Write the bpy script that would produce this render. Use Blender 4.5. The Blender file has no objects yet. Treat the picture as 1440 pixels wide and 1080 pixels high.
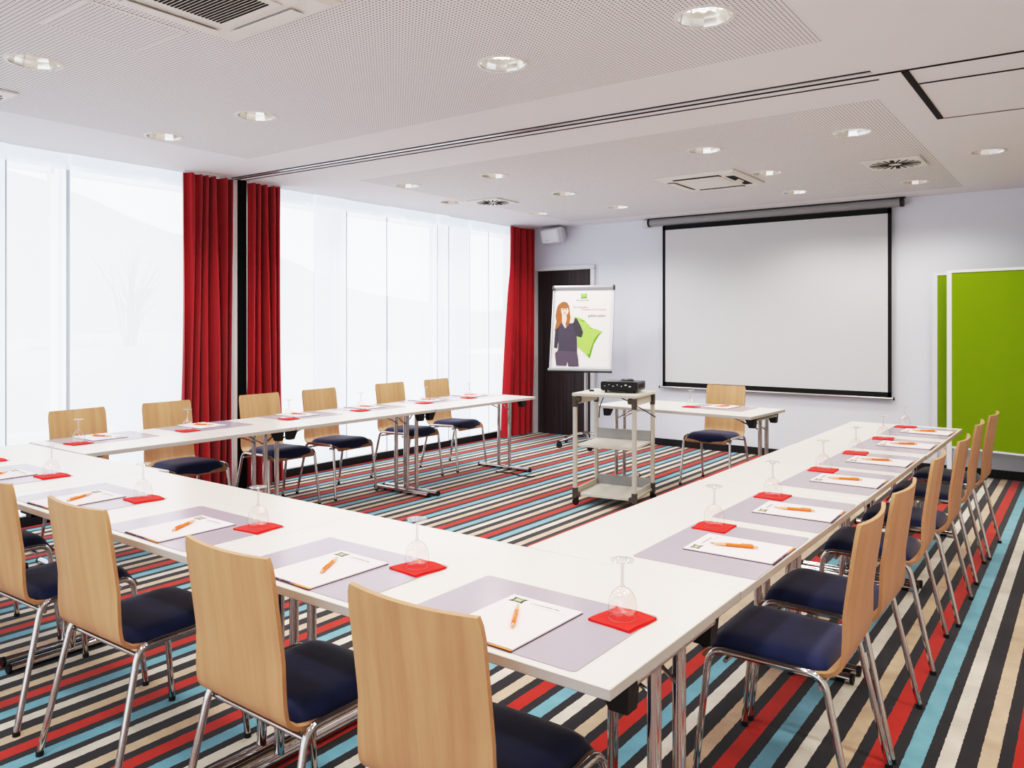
import bpy, bmesh, math, random
from mathutils import Vector, Matrix
random.seed(7)
PI = math.pi
scene = bpy.context.scene
col = scene.collection

# ------------------------------------------------------------------ materials
def lin(c):
    o = []
    for v in c:
        v /= 255.0
        o.append(v / 12.92 if v <= .04045 else ((v + .055) / 1.055) ** 2.4)
    return (o[0], o[1], o[2], 1.0)

def mat(name, rgb, rough=.5, metal=0.0, spec=.5, coat=0.0, sheen=0.0, emit=None, es=0.0, bump=None, vary=0.0, vscale=6.0):
    m = bpy.data.materials.new(name); m.use_nodes = True
    nt = m.node_tree; b = nt.nodes['Principled BSDF']
    c = lin(rgb)
    b.inputs['Base Color'].default_value = c
    b.inputs['Roughness'].default_value = rough
    b.inputs['Metallic'].default_value = metal
    b.inputs['Specular IOR Level'].default_value = spec
    b.inputs['Coat Weight'].default_value = coat
    b.inputs['Sheen Weight'].default_value = sheen
    if emit:
        b.inputs['Emission Color'].default_value = lin(emit); b.inputs['Emission Strength'].default_value = es
    tc = nt.nodes.new('ShaderNodeTexCoord')
    if vary:
        n = nt.nodes.new('ShaderNodeTexNoise'); n.inputs['Scale'].default_value = vscale; n.inputs['Detail'].default_value = 3
        nt.links.new(tc.outputs['Object'], n.inputs['Vector'])
        mx = nt.nodes.new('ShaderNodeMix'); mx.data_type = 'RGBA'
        mx.inputs[6].default_value = tuple(max(0, v * (1 - vary)) for v in c[:3]) + (1,)
        mx.inputs[7].default_value = tuple(min(1, v * (1 + vary)) for v in c[:3]) + (1,)
        nt.links.new(n.outputs['Fac'], mx.inputs[0]); nt.links.new(mx.outputs[2], b.inputs['Base Color'])
    if bump:
        n = nt.nodes.new('ShaderNodeTexNoise'); n.inputs['Scale'].default_value = bump[0]; n.inputs['Detail'].default_value = 2
        nt.links.new(tc.outputs['Object'], n.inputs['Vector'])
        bp = nt.nodes.new('ShaderNodeBump'); bp.inputs['Strength'].default_value = bump[1]; bp.inputs['Distance'].default_value = .01
        nt.links.new(n.outputs['Fac'], bp.inputs['Height']); nt.links.new(bp.outputs['Normal'], b.inputs['Normal'])
    return m

def wood(name, lo, hi, rough, axis='Z', streak=1.0):
    m = bpy.data.materials.new(name); m.use_nodes = True
    nt = m.node_tree; b = nt.nodes['Principled BSDF']
    tc = nt.nodes.new('ShaderNodeTexCoord'); oi = nt.nodes.new('ShaderNodeObjectInfo')
    ad = nt.nodes.new('ShaderNodeVectorMath'); ad.operation = 'ADD'
    sc = nt.nodes.new('ShaderNodeVectorMath'); sc.operation = 'SCALE'; sc.inputs['Scale'].default_value = 7.0
    cm = nt.nodes.new('ShaderNodeCombineXYZ')
    for k in ('X', 'Y', 'Z'): nt.links.new(oi.outputs['Random'], cm.inputs[k])
    nt.links.new(cm.outputs[0], sc.inputs[0]); nt.links.new(tc.outputs['Object'], ad.inputs[0]); nt.links.new(sc.outputs[0], ad.inputs[1])
    mp = nt.nodes.new('ShaderNodeMapping')
    mp.inputs['Scale'].default_value = {'Z': (1, .3, .06), 'Y': (1, .06, .3)}[axis]
    nt.links.new(ad.outputs[0], mp.inputs['Vector'])
    n1 = nt.nodes.new('ShaderNodeTexNoise'); n1.inputs['Scale'].default_value = 9; n1.inputs['Detail'].default_value = 4; n1.inputs['Distortion'].default_value = .6
    n2 = nt.nodes.new('ShaderNodeTexNoise'); n2.inputs['Scale'].default_value = 90; n2.inputs['Detail'].default_value = 3
    w = nt.nodes.new('ShaderNodeTexWave'); w.inputs['Scale'].default_value = 5; w.inputs['Distortion'].default_value = 7; w.inputs['Detail'].default_value = 2
    for n in (n1, n2, w): nt.links.new(mp.outputs[0], n.inputs['Vector'])
    a1 = nt.nodes.new('ShaderNodeMath'); a1.operation = 'MULTIPLY_ADD'; a1.inputs[1].default_value = .35
    nt.links.new(n2.outputs['Fac'], a1.inputs[0]); nt.links.new(n1.outputs['Fac'], a1.inputs[2])
    a2 = nt.nodes.new('ShaderNodeMath'); a2.operation = 'MULTIPLY_ADD'; a2.inputs[1].default_value = .22 * streak
    nt.links.new(w.outputs['Fac'], a2.inputs[0]); nt.links.new(a1.outputs[0], a2.inputs[2])
    r = nt.nodes.new('ShaderNodeValToRGB')
    r.color_ramp.elements[0].position = .42; r.color_ramp.elements[0].color = lin(lo)
    r.color_ramp.elements[1].position = .95; r.color_ramp.elements[1].color = lin(hi)
    nt.links.new(a2.outputs[0], r.inputs[0]); nt.links.new(r.outputs[0], b.inputs['Base Color'])
    b.inputs['Roughness'].default_value = rough; b.inputs['Specular IOR Level'].default_value = .4
    return m

def carpet_mat():
    m = bpy.data.materials.new('striped_carpet'); m.use_nodes = True
    nt = m.node_tree; b = nt.nodes['Principled BSDF']; L = nt.links.new
    tc = nt.nodes.new('ShaderNodeTexCoord'); sp = nt.nodes.new('ShaderNodeSeparateXYZ'); L(tc.outputs['Object'], sp.inputs[0])
    nj = nt.nodes.new('ShaderNodeTexNoise'); nj.inputs['Scale'].default_value = 38; nj.inputs['Detail'].default_value = 2
    L(tc.outputs['Object'], nj.inputs['Vector'])
    j = nt.nodes.new('ShaderNodeMath'); j.operation = 'MULTIPLY_ADD'; j.inputs[1].default_value = .007; j.inputs[2].default_value = 1.0 - .0035 + .3915 * 40
    L(nj.outputs['Fac'], j.inputs[0])
    a = nt.nodes.new('ShaderNodeMath'); a.operation = 'ADD'; L(sp.outputs['X'], a.inputs[0]); L(j.outputs[0], a.inputs[1])
    d = nt.nodes.new('ShaderNodeMath'); d.operation = 'DIVIDE'; d.inputs[1].default_value = .3915; L(a.outputs[0], d.inputs[0])
    f = nt.nodes.new('ShaderNodeMath'); f.operation = 'FRACT'; L(d.outputs[0], f.inputs[0])
    r = nt.nodes.new('ShaderNodeValToRGB'); r.color_ramp.interpolation = 'CONSTANT'
    dk = (44, 42, 47)
    bands = [(0, (196, 46, 30)), (.148, dk), (.245, (122, 176, 194)), (.393, dk), (.487, (230, 222, 206)), (.617, dk), (.763, (216, 190, 162)), (.897, dk)]
    e = r.color_ramp.elements
    while len(e) < len(bands): e.new(.5)
    for i, (p, c) in enumerate(bands): e[i].position = p; e[i].color = lin(c)
    L(f.outputs[0], r.inputs[0])
    nf = nt.nodes.new('ShaderNodeTexNoise'); nf.inputs['Scale'].default_value = 260; nf.inputs['Detail'].default_value = 2; L(tc.outputs['Object'], nf.inputs['Vector'])
    nl = nt.nodes.new('ShaderNodeTexNoise'); nl.inputs['Scale'].default_value = 9; nl.inputs['Detail'].default_value = 3; L(tc.outputs['Object'], nl.inputs['Vector'])
    s = nt.nodes.new('ShaderNodeMath'); s.operation = 'ADD'; L(nf.outputs['Fac'], s.inputs[0]); L(nl.outputs['Fac'], s.inputs[1])
    s2 = nt.nodes.new('ShaderNodeMath'); s2.operation = 'MULTIPLY_ADD'; s2.inputs[1].default_value = .55; s2.inputs[2].default_value = .45; L(s.outputs[0], s2.inputs[0])
    vm = nt.nodes.new('ShaderNodeVectorMath'); vm.operation = 'SCALE'; L(r.outputs[0], vm.inputs[0]); L(s2.outputs[0], vm.inputs['Scale'])
    L(vm.outputs[0], b.inputs['Base Color'])
    b.inputs['Roughness'].default_value = .95; b.inputs['Specular IOR Level'].default_value = .1; b.inputs['Sheen Weight'].default_value = .25
    bp = nt.nodes.new('ShaderNodeBump'); bp.inputs['Strength'].default_value = .35; bp.inputs['Distance'].default_value = .004
    L(nf.outputs['Fac'], bp.inputs['Height']); L(bp.outputs[0], b.inputs['Normal'])
    return m

def ceiling_mat():
    m = bpy.data.materials.new('perforated_ceiling'); m.use_nodes = True
    nt = m.node_tree; b = nt.nodes['Principled BSDF']; L = nt.links.new
    tc = nt.nodes.new('ShaderNodeTexCoord'); sp = nt.nodes.new('ShaderNodeSeparateXYZ'); L(tc.outputs['Object'], sp.inputs[0])
    def M(op, a, bb=None, c=None):
        n = nt.nodes.new('ShaderNodeMath'); n.operation = op
        for i, v in enumerate((a, bb, c)):
            if v is None: continue
            if isinstance(v, (int, float)): n.inputs[i].default_value = v
            else: L(v, n.inputs[i])
        return n.outputs[0]
    x, y = sp.outputs['X'], sp.outputs['Y']
    S = .0185
    fx = M('SUBTRACT', M('FRACT', M('DIVIDE', M('ADD', x, 20), S)), .5)
    fy = M('SUBTRACT', M('FRACT', M('DIVIDE', M('ADD', y, 20), S)), .5)
    rr = M('SQRT', M('ADD', M('MULTIPLY', fx, fx), M('MULTIPLY', fy, fy)))
    hole = M('LESS_THAN', rr, .235)
    def inside(x0, x1, y0, y1):
        return M('MULTIPLY', M('MULTIPLY', M('GREATER_THAN', x, x0), M('LESS_THAN', x, x1)), M('MULTIPLY', M('GREATER_THAN', y, y0), M('LESS_THAN', y, y1)))
    reg = M('ADD', inside(-5.15, -.957, -2.0, 3.60), inside(-5.15, -.957, 4.72, 8.2))
    fac = M('MULTIPLY', hole, reg)
    mx = nt.nodes.new('ShaderNodeMix'); mx.data_type = 'RGBA'
    mx.inputs[6].default_value = lin((236, 236, 239)); mx.inputs[7].default_value = lin((122, 119, 118))
    L(fac, mx.inputs[0]); L(mx.outputs[2], b.inputs['Base Color'])
    b.inputs['Roughness'].default_value = .85; b.inputs['Specular IOR Level'].default_value = .2
    return m

def glow_blind_mat(name, rgb, es, clear, rgb_top=None):
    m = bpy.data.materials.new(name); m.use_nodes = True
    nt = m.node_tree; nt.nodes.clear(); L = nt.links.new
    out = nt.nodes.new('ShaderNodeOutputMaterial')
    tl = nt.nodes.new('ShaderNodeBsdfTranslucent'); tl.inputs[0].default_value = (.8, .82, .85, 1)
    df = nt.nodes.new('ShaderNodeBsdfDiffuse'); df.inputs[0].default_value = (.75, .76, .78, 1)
    em = nt.nodes.new('ShaderNodeEmission'); em.inputs[0].default_value = lin(rgb)  # emission stands in for daylight coming through the fabric
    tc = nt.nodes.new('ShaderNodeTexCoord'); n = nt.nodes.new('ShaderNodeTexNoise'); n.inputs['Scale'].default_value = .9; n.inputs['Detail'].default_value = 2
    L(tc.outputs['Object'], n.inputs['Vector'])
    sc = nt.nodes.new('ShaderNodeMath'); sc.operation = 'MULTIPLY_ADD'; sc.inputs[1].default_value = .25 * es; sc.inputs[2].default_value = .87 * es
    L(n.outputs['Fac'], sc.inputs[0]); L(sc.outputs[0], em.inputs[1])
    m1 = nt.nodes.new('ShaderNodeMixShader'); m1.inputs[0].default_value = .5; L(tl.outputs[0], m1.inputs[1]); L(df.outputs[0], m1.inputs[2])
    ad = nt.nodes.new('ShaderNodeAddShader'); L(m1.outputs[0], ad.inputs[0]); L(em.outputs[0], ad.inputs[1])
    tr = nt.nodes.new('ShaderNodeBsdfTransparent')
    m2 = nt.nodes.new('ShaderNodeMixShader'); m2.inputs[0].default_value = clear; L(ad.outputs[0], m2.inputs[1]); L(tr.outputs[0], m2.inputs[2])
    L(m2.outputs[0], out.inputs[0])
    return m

def glass_mat(name, edge, gloss=1.0, tint=(.985, .985, .985, 1), milky=0.0):
    m = bpy.data.materials.new(name); m.use_nodes = True
    nt = m.node_tree; nt.nodes.clear(); L = nt.links.new
    out = nt.nodes.new('ShaderNodeOutputMaterial')
    lw = nt.nodes.new('ShaderNodeLayerWeight'); lw.inputs[0].default_value = .35
    r = nt.nodes.new('ShaderNodeValToRGB')
    r.color_ramp.elements[0].position = .45; r.color_ramp.elements[0].color = tint
    md = r.color_ramp.elements.new(.72); md.color = tuple(.74 * t + .26 * e for t, e in zip(tint, edge))
    r.color_ramp.elements[2].position = .97; r.color_ramp.elements[2].color = edge
    L(lw.outputs['Facing'], r.inputs[0])
    tr = nt.nodes.new('ShaderNodeBsdfTransparent'); L(r.outputs[0], tr.inputs[0])
    gl = nt.nodes.new('ShaderNodeBsdfGlossy'); gl.inputs['Roughness'].default_value = .03; gl.inputs[0].default_value = (gloss, gloss, gloss, 1)
    fr = nt.nodes.new('ShaderNodeValToRGB')
    fr.color_ramp.elements[0].position = .70; fr.color_ramp.elements[0].color = (.13, .13, .13, 1)
    fr.color_ramp.elements[1].position = 1.0; fr.color_ramp.elements[1].color = (.55, .55, .55, 1)
    L(lw.outputs['Facing'], fr.inputs[0])
    m2 = nt.nodes.new('ShaderNodeMixShader'); L(fr.outputs[0], m2.inputs[0]); L(tr.outputs[0], m2.inputs[1]); L(gl.outputs[0], m2.inputs[2])
    last = m2
    if milky:
        df = nt.nodes.new('ShaderNodeBsdfDiffuse'); df.inputs[0].default_value = (.9, .9, .9, 1)
        m3 = nt.nodes.new('ShaderNodeMixShader'); m3.inputs[0].default_value = milky; L(m2.outputs[0], m3.inputs[1]); L(df.outputs[0], m3.inputs[2]); last = m3
    L(last.outputs[0], out.inputs[0])
    return m

M = {}
M['carpet'] = carpet_mat()
M['ceiling'] = ceiling_mat()
M['white_paint'] = mat('white_paint', (226, 224, 222), .8, spec=.2)
M['wall'] = mat('wall_paint', (228, 233, 243), .8, spec=.2, vary=.02, vscale=.8)
M['wall_warm'] = mat('side_wall_paint', (222, 216, 208), .85, spec=.2)
M['black_base'] = mat('black_baseboard', (22, 22, 25), .5)
M['table'] = mat('white_laminate', (231, 226, 219), .28, spec=.45, vary=.012, vscale=3)
M['edge'] = mat('table_edge_shade', (188, 184, 180), .4)  # laminate edge greyer than the top; its dimmer light is in the colour
M['chrome'] = mat('chrome', (205, 203, 202), .11, metal=1.0)
M['steel'] = mat('brushed_alu', (190, 190, 190), .32, metal=.9)
M['black_plastic'] = mat('black_plastic', (16, 16, 18), .42)
M['dark_rubber'] = mat('dark_rubber', (22, 22, 22), .7)
M['ply'] = wood('birch_veneer', (186, 143, 107), (209, 168, 130), .42, streak=.55)
M['ply_edge'] = mat('plywood_edge', (184, 142, 104), .55, vary=.12, vscale=60)
M['navy'] = mat('navy_velvet', (25, 39, 86), .6, sheen=.3, spec=.3, vary=.35, vscale=9, bump=(14, .12))
M['mat_grey'] = mat('desk_mat_plastic', (172, 163, 176), .2, spec=.5)
M['paper'] = mat('notepad_paper', (236, 227, 228), .75, vary=.01)
M['pad_dark'] = mat('notepad_cover', (70, 52, 68), .6)
M['pad_orange'] = mat('cover_orange', (236, 140, 60), .6)
M['pad_violet'] = mat('cover_violet', (150, 105, 140), .6)
M['emblem_green'] = mat('emblem_dark_green', (44, 62, 38), .6)
M['emblem_light'] = mat('emblem_pale_green', (172, 186, 140), .6)
M['ink'] = mat('grey_ink', (92, 84, 86), .7)
M['orange'] = mat('orange_pen_barrel', (238, 112, 34), .25, spec=.6)
M['orange_pale'] = mat('pale_orange_grip', (240, 176, 140), .25, spec=.6)
M['brown_tip'] = mat('pen_point', (84, 62, 48), .35)
M['napkin'] = mat('red_paper_napkin', (226, 36, 28), .8, bump=(90, .25), vary=.06, vscale=30)
M['glass'] = glass_mat('clear_glass', (.08, .09, .10, 1))
M['glass_thick'] = glass_mat('thick_glass', (.40, .41, .42, 1), 1.0, (.88, .89, .90, 1), .14)
M['curtain'] = mat('red_curtain', (174, 42, 50), .8, sheen=.3, spec=.15, vary=.08, vscale=4)
M['screen_white'] = mat('projection_fabric', (216, 219, 222), .9, spec=.1)
M['screen_black'] = mat('screen_border', (17, 17, 19), .8)
M['case_grey'] = mat('screen_case_grey', (158, 160, 162), .45)
M['door_wood'] = wood('wenge_veneer', (36, 27, 28), (66, 54, 56), .4)
M['frame_white'] = mat('white_door_frame', (224, 226, 230), .5)
M['green_felt'] = mat('lime_green_felt', (124, 150, 18), .95, spec=.1, bump=(240, .1), vary=.05, vscale=3)
M['board_frame'] = mat('white_board_frame', (226, 230, 236), .4)
M['trolley'] = mat('beige_grey_metal', (196, 192, 182), .42)
M['shelf'] = mat('trolley_shelf', (204, 200, 188), .4)
M['bracket'] = mat('dark_taupe_plastic', (86, 78, 72), .5)
M['proj'] = mat('projector_black', (24, 24, 26), .32)
M['proj_dark'] = mat('projector_ports', (10, 10, 11), .4)
M['silver'] = mat('silver_trim', (206, 206, 208), .3, metal=.6)
M['poster_white'] = mat('poster_paper', (243, 236, 232), .55)
M['hair'] = mat('print_auburn', (158, 96, 50), .6, vary=.35, vscale=40)
M['skin'] = mat('print_skin', (240, 214, 196), .6)
M['sweater'] = mat('print_aubergine', (70, 62, 78), .6, vary=.15, vscale=25)
M['sleeve'] = mat('print_charcoal', (58, 54, 62), .6)
M['shorts'] = mat('print_plum', (88, 76, 92), .6, vary=.12, vscale=25)
M['cushion'] = mat('print_lime', (164, 206, 96), .6, vary=.12, vscale=14)
M['cushion_dark'] = mat('print_lime_dark', (96, 158, 34), .6)
M['red_ink'] = mat('print_red', (200, 90, 100), .6)
M['dark_ink'] = mat('print_dark', (92, 86, 88), .6)
M['lips'] = mat('print_lips', (168, 70, 70), .6)
M['diffuser'] = mat('diffuser_white', (232, 230, 226), .5)
M['dark_slot'] = mat('dark_slot', (20, 18, 17), .8)
M['grey_slot'] = mat('grey_groove', (120, 118, 116), .8)
M['soft_slot'] = mat('soft_groove', (168, 164, 160), .8)
M['reflector'] = mat('mirror_reflector', (240, 239, 235), .17, metal=1.0)
M['bulb'] = mat('lamp_tube', (255, 252, 244), .4, emit=(255, 244, 224), es=9.0)
M['speaker'] = mat('speaker_white', (214, 214, 220), .5)
M['blind_glow_a'] = glow_blind_mat('glowing_sheer_panel', (240, 246, 252), 1.2, .45)
M['blind_glow_b'] = glow_blind_mat('glowing_double_sheer', (222, 228, 240), .78, .10)
M['blind_glow_c'] = glow_blind_mat('glowing_bluish_panel', (204, 222, 240), .80, .06)
M['blind_rail_glow'] = glow_blind_mat('glowing_rail_fabric', (206, 220, 232), .42, .0)  # rail fabric also glows by itself in place of daylight
M['seam'] = mat('seam_grey_glow', (150, 158, 170), .6, emit=(190, 200, 212), es=.28)  # hem given a faint glow of its own instead of backlight
M['window_frame'] = mat('window_frame_grey', (206, 210, 216), .5)
M['pane'] = glass_mat('window_pane', (.8, .84, .86, 1), .6)
M['felt_black'] = mat('black_felt_strip', (20, 20, 20), .95, spec=.1, bump=(120, .2))
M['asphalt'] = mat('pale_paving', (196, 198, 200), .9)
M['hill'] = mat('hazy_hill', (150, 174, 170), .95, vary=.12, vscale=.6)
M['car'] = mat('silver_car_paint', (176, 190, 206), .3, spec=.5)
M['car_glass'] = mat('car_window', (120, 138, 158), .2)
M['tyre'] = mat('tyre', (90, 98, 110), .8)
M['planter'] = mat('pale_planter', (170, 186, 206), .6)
M['twig'] = mat('dry_twig', (70, 66, 66), .8)

# ------------------------------------------------------------------ mesh helpers
class MB:
    def __init__(s): s.v = []; s.f = []; s.mi = []; s.mats = []
    def mat(s, m):
        if m not in s.mats: s.mats.append(m)
        return s.mats.index(m)
    def add(s, vs, fs, m=None, T=None):
        b = len(s.v)
        s.v += [tuple(T @ Vector(v)) if T else tuple(v) for v in vs]
        k = s.mat(m) if m else 0
        for f in fs: s.f.append([i + b for i in f]); s.mi.append(k)
        return s
    def box(s, c, d, m=None, T=None, ch=0.0):
        x, y, z = c; a, b, h = d[0] / 2, d[1] / 2, d[2] / 2
        if ch <= 0:
            vs = [(x + i * a, y + j * b, z + k * h) for k in (-1, 1) for j in (-1, 1) for i in (-1, 1)]
            return s.add(vs, [(0, 2, 3, 1), (4, 5, 7, 6), (0, 1, 5, 4), (2, 6, 7, 3), (0, 4, 6, 2), (1, 3, 7, 5)], m, T)
        ch = min(ch, a * .95, b * .95, h * .95)
        rings = []
        def ring(ax, by, zz): return [(x - ax + ch2, y - by, zz) if 0 else p for p in
            [(x - ax + ch, y - by, zz), (x + ax - ch, y - by, zz), (x + ax, y - by + ch, zz), (x + ax, y + by - ch, zz), (x + ax - ch, y + by, zz), (x - ax + ch, y + by, zz), (x - ax, y + by - ch, zz), (x - ax, y - by + ch, zz)]]
        def ring_in(zz):
            A, B = a - ch, b - ch
            return [(x - A, y - B, zz), (x + A, y - B, zz), (x + A, y - B, zz), (x + A, y + B, zz), (x + A, y + B, zz), (x - A, y + B, zz), (x - A, y + B, zz), (x - A, y - B, zz)]
        vs = ring(a, b, z - h + ch) + ring(a, b, z + h - ch)
        A, B = a - ch, b - ch
        vs += [(x - A, y - B, z - h), (x + A, y - B, z - h), (x + A, y + B, z - h), (x - A, y + B, z - h)]
        vs += [(x - A, y - B, z + h), (x + A, y - B, z + h), (x + A, y + B, z + h), (x - A, y + B, z + h)]
        fs = [(i, (i + 1) % 8, 8 + (i + 1) % 8, 8 + i) for i in range(8)]
        fs += [(19, 18, 17, 16), (20, 21, 22, 23)]
        own = [(0, 1), (2, 3), (4, 5), (6, 7)]           # side edges: front, right, back, left
        for k, (p, q) in enumerate(own):
            c0, c1 = k, (k + 1) % 4
            fs.append((16 + c0, 16 + c1, q, p)); fs.append((8 + p, 8 + q, 20 + c1, 20 + c0))
        for k in range(4):                               # corner triangles
            p, q = own[k][1], own[(k + 1) % 4][0]; c1 = (k + 1) % 4
            fs.append((16 + c1, q, p)); fs.append((8 + p, 8 + q, 20 + c1))
        return s.add(vs, fs, m, T)
    def tube(s, pts, r, m=None, n=10, T=None, caps=True, flat=1.0):
        pts = [Vector(p) for p in pts]; rs = r if isinstance(r, (list, tuple)) else [r] * len(pts)
        vs, fs = [], []
        t0 = (pts[1] - pts[0]).normalized()
        up = Vector((0, 0, 1)) if abs(t0.z) < .9 else Vector((1, 0, 0))
        u = t0.cross(up).normalized()
        for i, p in enumerate(pts):
            if i == 0: t = t0
            elif i == len(pts) - 1: t = (pts[i] - pts[i - 1]).normalized()
            else: t = ((pts[i] - pts[i - 1]).normalized() + (pts[i + 1] - pts[i]).normalized()).normalized()
            u = (u - t * u.dot(t)).normalized(); w = t.cross(u)
            for k in range(n):
                a = 2 * PI * k / n
                vs.append(p + (u * math.cos(a) + w * math.sin(a) * flat) * rs[i])
        for i in range(len(pts) - 1):
            for k in range(n):
                fs.append((i * n + k, i * n + (k + 1) % n, (i + 1) * n + (k + 1) % n, (i + 1) * n + k))
        if caps:
            fs.append(tuple(range(n - 1, -1, -1))); fs.append(tuple((len(pts) - 1) * n + k for k in range(n)))
        return s.add(vs, fs, m, T)
    def lathe(s, prof, m=None, n=28, T=None, c=(0, 0, 0)):
        vs, fs = [], []
        for (r, z) in prof:
            for k in range(n):
                a = 2 * PI * k / n; vs.append((c[0] + r * math.cos(a), c[1] + r * math.sin(a), c[2] + z))
        for i in range(len(prof) - 1):
            for k in range(n):
                fs.append((i * n + k, i * n + (k + 1) % n, (i + 1) * n + (k + 1) % n, (i + 1) * n + k))
        return s.add(vs, fs, m, T)
    def prism(s, poly, z0, z1, m=None, T=None):
        n = len(poly)
        vs = [(p[0], p[1], z0) for p in poly] + [(p[0], p[1], z1) for p in poly]
        fs = [tuple(range(n - 1, -1, -1)), tuple(range(n, 2 * n))] + [(i, (i + 1) % n, n + (i + 1) % n, n + i) for i in range(n)]
        return s.add(vs, fs, m, T)
    def build(s, name, material, parent=None, smooth=40):
        me = bpy.data.meshes.new(name); me.from_pydata(s.v, [], s.f)
        ms = s.mats if s.mats else [material]
        for m in ms: me.materials.append(M[m])
        if s.mats:
            for p, k in zip(me.polygons, s.mi): p.material_index = k
        bm = bmesh.new(); bm.from_mesh(me); bmesh.ops.recalc_face_normals(bm, faces=bm.faces); bm.to_mesh(me); bm.free()
        if smooth:
            for p in me.polygons: p.use_smooth = True
            me.set_sharp_from_angle(angle=math.radians(smooth))
        me.update()
        o = bpy.data.objects.new(name, me); col.objects.link(o)
        if parent: o.parent = parent
        return o

def RZ(a): return Matrix.Rotation(a, 4, 'Z')
def TR(x, y, z): return Matrix.Translation((x, y, z))

def tag(o, label=None, cat=None, group=None, kind=None):
    if label: o['label'] = label
    if cat: o['category'] = cat
    if group: o['group'] = group
    if kind: o['kind'] = kind
    return o
def thing(name, label, cat, loc=(0, 0, 0), rz=0, group=None):
    o = bpy.data.objects.new(name, None); col.objects.link(o)
    o.empty_display_size = .1; o.location = loc; o.rotation_euler = (0, 0, rz)
    return tag(o, label, cat, group)
KIDS = {}
def dup(root, label, loc, rz=0, group=None):
    r = root.copy(); col.objects.link(r); r.location = loc; r.rotation_euler = (0, 0, rz)
    r['label'] = label
    if group: r['group'] = group
    for ch in root.children:
        c = ch.copy(); col.objects.link(c); c.parent = r
        for g in ch.children:
            d = g.copy(); col.objects.link(d); d.parent = c
    return r
def struct(name, mb, m, smooth=0):
    return tag(mb.build(name, m, None, smooth), kind='structure')
def fillet(P, r, n=6):
    P = [Vector(p) for p in P]; out = [P[0]]
    for i in range(1, len(P) - 1):
        a, b, c = P[i - 1], P[i], P[i + 1]
        u, v = (a - b).normalized(), (c - b).normalized()
        ang = u.angle(v); d = min(r / math.tan(ang / 2), (a - b).length * .45, (c - b).length * .45)
        p0, p1 = b + u * d, b + v * d
        for k in range(n + 1):
            t = k / n; out.append(p0 * (1 - t) ** 2 + b * 2 * t * (1 - t) + p1 * t * t)
    out.append(P[-1]); return out
def text_mesh(name, body, size, m, parent, loc=(0, 0, 0), rot=(0, 0, 0), extr=.0002, align='LEFT', shear=0.0):
    cu = bpy.data.curves.new(name, 'FONT'); cu.body = body; cu.size = size; cu.extrude = extr; cu.align_x = align; cu.shear = shear
    cu.resolution_u = 3
    t = bpy.data.objects.new(name + '_src', cu); col.objects.link(t)
    bpy.context.view_layer.update()
    dg = bpy.context.evaluated_depsgraph_get()
    me = bpy.data.meshes.new_from_object(t.evaluated_get(dg)); me.name = name
    bpy.data.objects.remove(t); bpy.data.curves.remove(cu)
    me.materials.clear(); me.materials.append(M[m])
    o = bpy.data.objects.new(name, me); col.objects.link(o)
    o.location = loc; o.rotation_euler = rot
    if parent: o.parent = parent
    return o

ORD = ['first', 'second', 'third', 'fourth', 'fifth', 'sixth', 'seventh']
CZ = 2.68                     # ceiling height
XW, YB = -6.10, 8.57          # window wall, screen wall
XR, YF = 1.3, -2.2

# ------------------------------------------------------------------ setting
struct('floor', MB().box(((XW + XR) / 2 - .1, (YF + YB) / 2, -.05), (XR - XW + .4, YB - YF + .2, .1)), 'carpet')
# screen wall (with door opening), baseboard
mb = MB()
DX0, DX1, DZ = -5.93, -5.08, 2.13
mb.box(((XW - .3 + DX0) / 2, YB + .1, 1.4), (DX0 - XW + .3, .2, 2.8))
mb.box(((DX1 + XR) / 2, YB + .1, 1.4), (XR - DX1, .2, 2.8))
mb.box(((DX0 + DX1) / 2, YB + .1, (DZ + 2.8) / 2), (DX1 - DX0, .2, 2.8 - DZ))
struct('wall_back', mb, 'wall')
struct('wall_right', MB().box((XR + .1, (YF + YB) / 2, 1.4), (.2, YB - YF, 2.8)), 'wall_warm')
struct('baseboard_back', MB().box(((DX1 + .06 + XR) / 2, YB - .008, .04), (XR - DX1 - .06, .016, .08)), 'black_base')
struct('baseboard_left', MB().box((XW + .012, (YF + YB) / 2, .035), (.024, YB - YF, .07)), 'black_base')
# window wall: sill, header, column, posts
mb = MB()
mb.box((XW - .1, (YF + YB) / 2, .05), (.2, YB - YF, .1))
mb.box((XW - .1, (YF + YB) / 2, 2.70), (.2, YB - YF, .2))
mb.box((XW - .1, YB - .1, 1.4), (.2, .3, 2.6))
mb.box((XW - .1, YF + .1, 1.4), (.2, .3, 2.6))
struct('wall_left', mb, 'white_paint')
COLY0, COLY1 = 4.10, 4.245
struct('trim_1', MB().box((XW + .06, (COLY0 + .045) - .092, CZ / 2), (.16, .038, CZ)), 'white_paint')
struct('trim_2', MB().box((XW + .075, 4.117, CZ / 2), (.15, .082, CZ)), 'felt_black')
# windows
wins = [(-1.9, .9), (.98, 2.68), (2.76, 4.05), (4.3, 5.35), (5.43, 6.85), (6.93, 8.40)]
for i, (a, b) in enumerate(wins):
    w = MB()
    for y in (a, b): w.box((XW - .12, y, 1.35), (.06, .05, 2.5))
    for z in (.125, 2.575): w.box((XW - .12, (a + b) / 2, z), (.06, b - a, .05))
    fr = struct('window_%d' % (i + 1), w, 'window_frame')
    MB().box((XW - .12, (a + b) / 2, 1.35), (.006, b - a - .05, 2.4)).build('pane', 'pane', fr, 0)
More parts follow.
